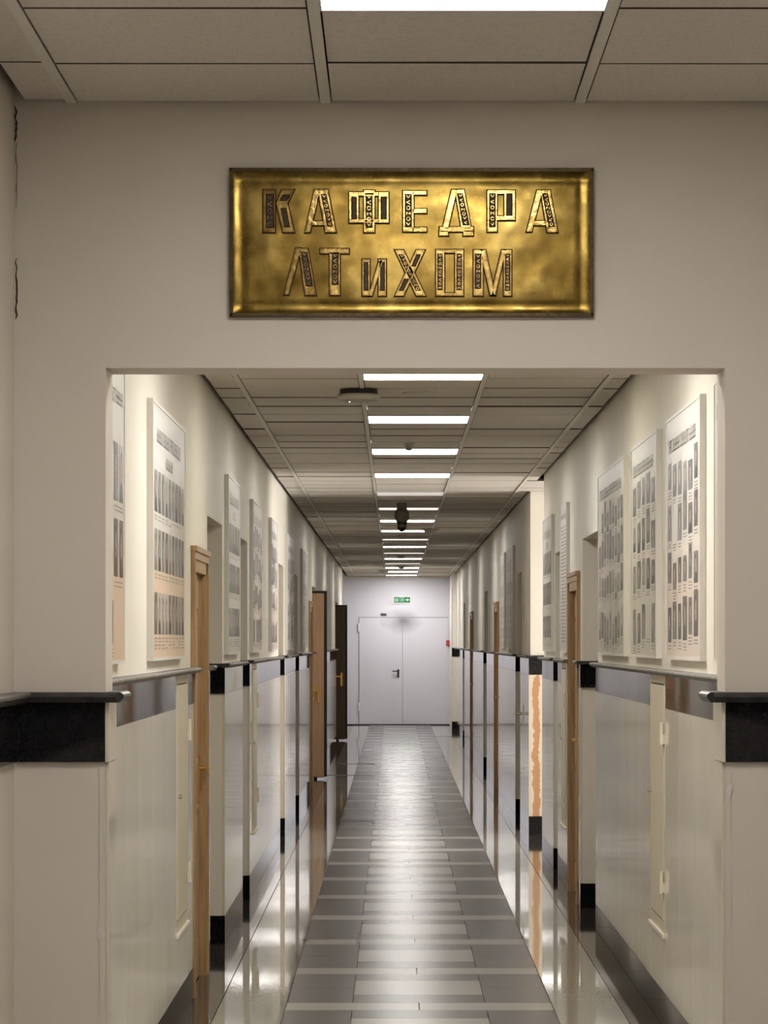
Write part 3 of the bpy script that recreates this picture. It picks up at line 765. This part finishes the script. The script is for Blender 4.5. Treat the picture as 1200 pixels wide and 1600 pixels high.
def board(s, face, y0, y1, kind, label, bg='poster', group='portrait boards on the corridor walls', top=PH_):
    rz = PI/2 if s < 0 else -PI/2
    w_ = y1-y0; T = .025
    t = thing('portrait_board' if kind != 'text' else 'text_board', label, 'board', (face, (y0+y1)/2, PZ0+top/2), rz, group)
    H = top/2; Wd = w_/2; fw = .012
    f = MB()
    for (x0, x1, z0, z1) in ((-Wd, Wd, H-fw, H), (-Wd, Wd, -H, -H+fw), (-Wd, -Wd+fw, -H+fw, H-fw), (Wd-fw, Wd, -H+fw, H-fw)): f.box(x0, x1, -T, 0, z0, z1, 'frame_white')
    f.obj('frame', t)
    MB().box(-Wd+fw, Wd-fw, -T+.003, -.004, -H+fw, H-fw, bg).obj('panel', t)
    # flat print: portraits each a part, lines of small text joined
    yy = -T+.0022
    Q = {'small_print': MB(), 'title_print': MB(), 'paper_card': MB()}
    def quad(x0, x1, z0, z1, mi):
        if mi == 3:
            portrait_quad('paper_card', x0, x1, z0, z1, yy+.0003, 'frame_white', t); return
        mb = Q['small_print' if mi == 1 else 'title_print']; n = len(mb.v)
        mb.v += [(x0, yy, z0), (x1, yy, z0), (x1, yy, z1), (x0, yy, z1)]; mb.f.append((n, n+1, n+2, n+3)); mb.mi.append(mb.m('ink' if mi == 1 else 'ink_pale'))
    R = random.Random(int(y0*100)+int(s*7))
    def words(xc, z, width, h, mi, dens=.8):
        x = xc-width/2
        while x < xc+width/2:
            l = R.uniform(.02, .06); quad(x, min(x+l, xc+width/2), z, z+h, mi); x += l+.008
    def title(z, h, x0, x1):
        x = x0
        while x < x1:
            nl = R.randint(5, 11)
            for i in range(nl):
                cw = h*.62
                if x+cw > x1: break
                quad(x, x+cw*.16, z, z+h*(1 if i else 1.25), 2); quad(x+cw*.55, x+cw*.71, z, z+h, 2)
                c = R.random()
                if c < .4: quad(x, x+cw*.71, z+h*.86, z+h, 2)
                if c > .3: quad(x, x+cw*.71, z, z+h*.14, 2)
                if c > .6 or c < .15: quad(x, x+cw*.71, z+h*.44, z+h*.58, 2)
                x += cw
            x += h*.5
    def photo(x, z, pw, ph): portrait_quad('portrait', x-pw/2, x+pw/2, z, z+ph, yy-.0003, 'portrait', t)
    x0, x1 = -Wd+.07, Wd-.06
    if kind[0] == 'g':      # regular rows: g<columns>
        nc = int(kind[1:]); cw = (x1-x0)/nc
        title(.345*top/.995, .055, x0+.08*w_, x1-.10*w_); title(.265, .045, -.12*w_, .10*w_)
        for (z0) in (.075, -.15, -.395):
            for i in range(nc): photo(x0+cw*(i+.5), z0, cw*.70, .16)
            for k in range(2 if z0 > -.3 else 4):
                for i in range(nc):
                    if R.random() < .88: words(x0+cw*(i+.5), z0-.018-.013*k, cw*R.uniform(.45, .8), .004, 1)
    elif kind[0] == 's':    # staggered rows: s<columns>
        nc = int(kind[1:]); cw = (x1-x0)/nc
        title(.35, .052, x0+.04*w_, x1-.06*w_)
        for z0, ph in ((.178, .125), (-.005, .145), (-.195, .125), (-.425, .16)):
            for i in range(nc):
                h = ph*R.uniform(.8, 1.12); dz = R.uniform(-.02, .03)
                if R.random() < .95: photo(x0+cw*(i+.5), z0+dz, cw*R.uniform(.55, .78), h)
                for k in range(R.randint(2, 3)): words(x0+cw*(i+.5), z0+dz-.016-.012*k, cw*R.uniform(.4, .75), .004, 1)
    elif kind == 'text':
        title(.40, .03, x0, x1)
        z = .34
        while z > -.44:
            words((x0+x1)/2, z, (x1-x0)*R.uniform(.8, 1), .008, 1); z -= .024
    elif kind == 'mixed':
        title(.36, .045, x0, x1)
        for z0 in (.04, -.21):
            for i in range(2): photo(x1-.07-i*.2, z0, .13, .19)
            for k in range(7): words(x0+.6, z0+.17-.03*k, .9, .006, 1)
            for k in range(2): words(x1-.17, z0-.02-.014*k, .30, .004, 1)
        photo(x1-.42, -.43, .1, .14)
        for k in range(3): words(x1-.42, -.45-.012*k, .12, .004, 1)
    elif kind == 'cards':
        for r in range(4):
            for c in range(max(1, int(w_/.33))):
                xx = x0+.16+c*.33; quad(xx-.12, xx+.12, -.42+r*.22, -.25+r*.22, 3); photo(xx-.06, -.40+r*.22, .08, .12)
    for nm in ('small_print', 'title_print'):
        if Q[nm].f: tag(link(nm, flat_mesh(Q[nm], nm), t), kind='stuff')
    return t
board(-1, XL, 8.75, 10.53, 'mixed', 'peach-bottomed portrait board at the far left, mostly hidden by the opening edge', 'poster_peach')
board(-1, XL, 11.75, 13.57, 'g9', 'large portrait board with three rows of portraits, left of the nearest oak door', 'poster_peach')
board(-1, XL, 17.12, 18.43, 'g7', 'portrait board between the first and second recesses of the left wall', 'poster_grey')
board(-1, XL, 20.1, 21.5, 's6', 'portrait board just past the second recess of the left wall', 'poster')
board(-1, XL, 23.1, 24.3, 's5', 'portrait board just before the third recess of the left wall', 'poster')
board(-1, XL, 26.6, 28.3, 's6', 'glossy board between the third and fourth recesses of the left wall', 'poster_grey')
board(-1, XL, 30.9, 32.7, 'cards', 'farthest board on the left wall with glare of lamps on it', 'poster_grey')
board(1, XR, 9.2, 11.06, 'mixed', 'portrait board at the far right, a sliver beside the opening edge', 'poster')
board(1, XR, 11.56, 13.03, 's6', 'portrait board with four rows of six pictures, nearest fully visible on the right', 'poster')
board(1, XR, 13.49, 14.93, 's5', 'middle one of the three large portrait boards on the right wall', 'poster_grey')
board(1, XR, 15.4, 17.37, 's9', 'portrait board with crowded staggered pictures just before the first right recess', 'poster_grey')
board(1, XR, 20.55, 21.3, 'text', 'narrow board of printed lines past the right oak door', 'poster_grey', 'portrait boards on the corridor walls')
board(1, XR, 22.5, 23.8, 'g5', 'board with a few portraits at the corner before the side passage', 'poster_grey')
board(1, XR, 29.8, 31.65, 'cards', 'glossy display board with paper cards, right wall past the side passage', 'poster_grey')
board(1, XR, 32.2, 33.6, 'cards', 'farthest glossy display board on the right wall', 'poster_grey')

# ------------------------------------------------------------------ brass sign
t = thing('brass_sign', 'embossed brass sign with two lines of ornate letters above the opening', 'sign', ((643-616)/661.5, D0, EYE+(1002-380)/661.5))
S = 661.5
def P(px, py): return ((px-643)/S, -(py-380)/S)
# plate with rolled edge: dished grid
def plate():
    nx, nz = 60, 26; W_, H_ = .422, .168
    bm = bmesh.new(); vs = []
    for j in range(nz+1):
        for i in range(nx+1):
            u, v = -1+2*i/nx, -1+2*j/nz
            e = min((1-abs(u))*W_, (1-abs(v))*H_)
            d = -.010*math.exp(-e/.006) + .0025*math.exp(-((e-.018)/.012)**2)
            d += .0010*math.sin(u*9+v*3)*math.cos(v*5-u*4)
            vs.append(bm.verts.new((u*W_, -.008+(-d if False else d*-0) - (.004 if e < .002 else 0) + (.0) - .0 + (0.0025*math.exp(-((e-.014)/.008)**2)), v*H_)))
    for j in range(nz):
        for i in range(nx):
            a = j*(nx+1)+i; bm.faces.new((vs[a], vs[a+1], vs[a+nx+2], vs[a+nx+1])).smooth = True
    me = bpy.data.meshes.new('plate'); bm.to_mesh(me); bm.free(); me.materials.append(M['brass']); return me
link('plate', plate(), t)
MB().box(-.424, .424, -.004, 0, -.170, .170, 'bronze').obj('backing', t)
fr = MB()
W_, H_ = .4295, .1755
for (x0, x1, z0, z1) in ((-W_, W_, H_-.009, H_), (-W_, W_, -H_, -H_+.009), (-W_, -W_+.009, -H_+.009, H_-.009), (W_-.009, W_, -H_+.009, H_-.009)): fr.box(x0, x1, -.018, 0, z0, z1, 'bronze')
def beads(x0, z0, x1, z1, n):
    for i in range(n):
        u = (i+.5)/n; x = x0+(x1-x0)*u; z = z0+(z1-z0)*u
        fr.prism([(x-.0035, z-.0025), (x, z-.004), (x+.0035, z+.0025), (x, z+.004)], -.021, -.017, 'y', 'bronze')
beads(-W_, H_-.0045, W_, H_-.0045, 100); beads(-W_, -H_+.0045, W_, -H_+.0045, 100); beads(-W_+.0045, -H_, -W_+.0045, H_, 40); beads(W_-.0045, -H_, W_-.0045, H_, 40)
fr.obj('rope_frame', t)

def shrink(q, d):
    c = [sum(p[i] for p in q)/len(q) for i in (0, 1)]
    n = len(q); out = []
    # inward offset of convex polygon
    area = sum(q[i][0]*q[(i+1) % n][1]-q[(i+1) % n][0]*q[i][1] for i in range(n)); sg = 1 if area > 0 else -1
    lines = []
    for i in range(n):
        a, b = q[i], q[(i+1) % n]; dx, dz = b[0]-a[0], b[1]-a[1]; L = math.hypot(dx, dz) or 1e-9
        nx_, nz_ = -dz/L*sg, dx/L*sg
        lines.append((a[0]+nx_*d, a[1]+nz_*d, dx, dz))
    for i in range(n):
        x1, y1, ax, ay = lines[i-1]; x2, y2, bx, by = lines[i]
        den = ax*by-ay*bx
        if abs(den) < 1e-12: out.append((x2, y2)); continue
        u = ((x2-x1)*by-(y2-y1)*bx)/den; out.append((x1+ax*u, y1+ay*u))
    return out
BY = -.0085
def raised(mb, q, h=.008, ins=.0016, k='brass_hi'):
    """stroke with sloping flanks and a shallow ridge round a dished top"""
    n = len(mb.v); c = len(q)
    rings = [(q, 0), (shrink(q, ins), h), (shrink(q, ins*1.9), h), (shrink(q, ins*2.4), h-.0015)]
    for (r, d) in rings: mb.v += [(x, BY-d, z) for x, z in r]
    for j in range(3):
        for i in range(c):
            a = (i+1) % c; mb.f.append((n+j*c+i, n+j*c+a, n+(j+1)*c+a, n+(j+1)*c+i)); mb.mi.append(mb.m(k))
    mb.f.append(tuple(n+3*c+i for i in range(c))); mb.mi.append(mb.m(k))
def letter(strokes, inlays, lname):
    mb = MB()
    for q in strokes: mb.prism(shrink([P(*p) for p in q], -.0016), BY-.0022, BY+.002, 'y', 'patina')
    for q in strokes: raised(mb, [P(*p) for p in q])
    L = mb.obj('letter', t)
    for (q, style) in inlays:
        q = [P(*p) for p in q]
        ib = MB(); ib.prism(q, BY-.0072, BY-.0030, 'y', 'inlay')
        # thin bright ridge round the inlay
        o_ = q; i_ = shrink(q, .0011); c = len(q); n = len(ib.v)
        for (r, d) in ((shrink(q, -.0012), .0060), (o_, .0090), (i_, .0070)): ib.v += [(x, BY-d, z) for x, z in r]
        for j in range(2):
            for i in range(c):
                a = (i+1) % c; ib.f.append((n+j*c+i, n+j*c+a, n+(j+1)*c+a, n+(j+1)*c+i)); ib.mi.append(ib.m('brass_hi'))
        # ornament between the midpoints of the short sides
        tm = ((q[0][0]+q[1][0])/2, (q[0][1]+q[1][1])/2); bm_ = ((q[2][0]+q[3][0])/2, (q[2][1]+q[3][1])/2)
        hw = math.hypot(q[1][0]-q[0][0], q[1][1]-q[0][1])/2*.72
        Ln = math.hypot(tm[0]-bm_[0], tm[1]-bm_[1])
        if style == 'chain':
            n_ = max(2, int(Ln/(hw*2.3)))
            for i in range(n_):
                u = (i+.5)/n_; cx = tm[0]+(bm_[0]-tm[0])*u; cz = tm[1]+(bm_[1]-tm[1])*u
                sh = ('v', 's', 'o', 'm', 'o')[i % 5]
                w2 = .0011
                def bar(ax, az, bx, bz):
                    dx, dz = bx-ax, bz-az; l = math.hypot(dx, dz); px_, pz_ = -dz/l*w2/2, dx/l*w2/2
                    ib.prism([(cx+ax+px_, cz+az+pz_), (cx+bx+px_, cz+bz+pz_), (cx+bx-px_, cz+bz-pz_), (cx+ax-px_, cz+az-pz_)], BY-.0084, BY-.007, 'y', 'brass_hi')
                r = hw*.8
                if sh == 'o':
                    for a in range(8): bar(r*math.cos(a*PI/4), r*math.sin(a*PI/4), r*math.cos((a+1)*PI/4), r*math.sin((a+1)*PI/4))
                elif sh == 'v': bar(-r, r, 0, -r*.6); bar(0, -r*.6, r, r)
                elif sh == 's': bar(r, r, -r, .1*r); bar(-r, .1*r, r, -r)
                else: bar(-r, -r, -r, r*.7); bar(-r, r*.7, 0, -r*.3); bar(0, -r*.3, r, r*.7); bar(r, r*.7, r, -r)
        elif style == 'rib':
            n_ = max(3, int(Ln/.0032))
            for i in range(n_):
                u = (i+.5)/n_; cx = tm[0]+(bm_[0]-tm[0])*u; cz = tm[1]+(bm_[1]-tm[1])*u
                ib.box(cx-hw*.9, cx+hw*.9, BY-.0080, BY-.007, cz-.0004, cz+.0004, 'bronze')
        ib.obj('inlay', L)
def rect(x0, y0, x1, y1): return [(x0, y0), (x1, y0), (x1, y1), (x0, y1)]
letter([rect(411, 297, 431, 365), [(440, 297), (461, 297), (450, 320), (431, 320)], [(431, 318), (450, 318), (461, 365), (442, 365)]],
       [(rect(416, 305, 428, 357), 'chain'), ([(442, 306), (454, 306), (448, 315), (437, 315)], ''), ([(439, 327), (448, 327), (453, 356), (445, 356)], '')], 'K')
letter([[(491, 297), (501, 297), (485.5, 365), (476, 365)], [(496, 297), (513, 297), (526, 365), (508, 365)], [(487, 346), (506, 346), (508, 354), (485, 354)]],
       [([(502, 305), (510, 305), (520, 355), (512, 355)], 'chain')], 'A')
letter([rect(545, 301, 561, 350), rect(591, 301, 608, 350), rect(560, 301, 592, 308), rect(560, 343, 592, 350), rect(568, 298, 586, 365)],
       [(rect(549.3, 309, 557.3, 343.7), 'rib'), (rect(595.3, 309, 604, 343.7), 'rib'), (rect(571.8, 305, 581.8, 357), 'chain')], 'F')
letter([rect(629, 299, 647, 364), rect(644, 299, 667, 306.5), rect(644, 327, 667, 335), rect(644, 356, 667, 364)], [(rect(633, 305, 643, 356), 'chain')], 'E')
letter([[(705, 297), (715, 297), (700, 360), (690, 360)], [(710, 297), (725.5, 297), (737, 360), (720, 360)], rect(686, 355, 740, 364), rect(685.5, 361, 701, 370), rect(723, 361, 740, 370)],
       [([(714.4, 304), (722.5, 304), (733, 353), (723, 353)], 'chain')], 'D')
letter([rect(760.5, 298, 777, 364), rect(787, 298, 805, 346), rect(775, 298, 789, 305), rect(775, 338, 789, 346)], [(rect(764.5, 304, 773.5, 356), 'chain'), (rect(791, 304, 800, 338), 'rib')], 'R')
letter([[(838, 298), (848, 298), (831, 364), (821.5, 364)], [(843, 298), (859.5, 298), (872, 365), (854, 365)], [(833, 346), (852, 346), (854, 354), (831, 354)]],
       [([(847.4, 304), (855, 304), (866, 355), (857, 355)], 'chain')], 'A')
letter([[(462, 388), (472, 388), (452, 462), (443, 462)], [(466, 389), (482, 389), (495, 463), (476.5, 463)]], [([(471, 395), (480, 395), (488.5, 448), (478.5, 448)], 'chain')], 'L')
letter([rect(500, 389, 546, 398), rect(514.5, 395, 532, 463)], [(rect(519, 397, 528.5, 446), 'chain')], 'T')
letter([rect(565.5, 405.5, 578.5, 464), [(575, 464), (582, 464), (600, 406), (592, 406)], rect(590.7, 405.5, 604, 464)], [(rect(569, 411, 575, 455), 'rib'), (rect(594.5, 411, 600.5, 455), 'rib')], 'i')
letter([[(650, 391), (665, 391), (631, 464), (616, 464)], [(616, 391), (631, 391), (666, 464), (650, 464)]],
       [([(651, 399), (657, 399), (649, 417), (643, 417)], 'rib'), ([(632, 437), (639, 437), (630, 455), (624, 455)], 'rib'), ([(623, 399), (630, 399), (657, 455), (650, 455)], 'chain')], 'X')
letter([rect(680.5, 390.5, 695, 464), rect(710, 390.5, 724.5, 464), rect(693, 390.5, 712, 397), rect(693, 458, 712, 464)], [(rect(684, 398, 691, 454), 'chain'), (rect(713.8, 398, 720.8, 454), 'chain')], 'O')
letter([[(749, 391), (759, 391), (774, 463), (765, 463)], [(783, 391), (791, 391), (774, 463), (766, 463)], rect(739, 391, 755, 464), rect(786, 391, 799.5, 464)],
       [(rect(742.5, 398, 751, 452), 'chain'), (rect(789.5, 398, 796, 455), 'chain')], 'M')
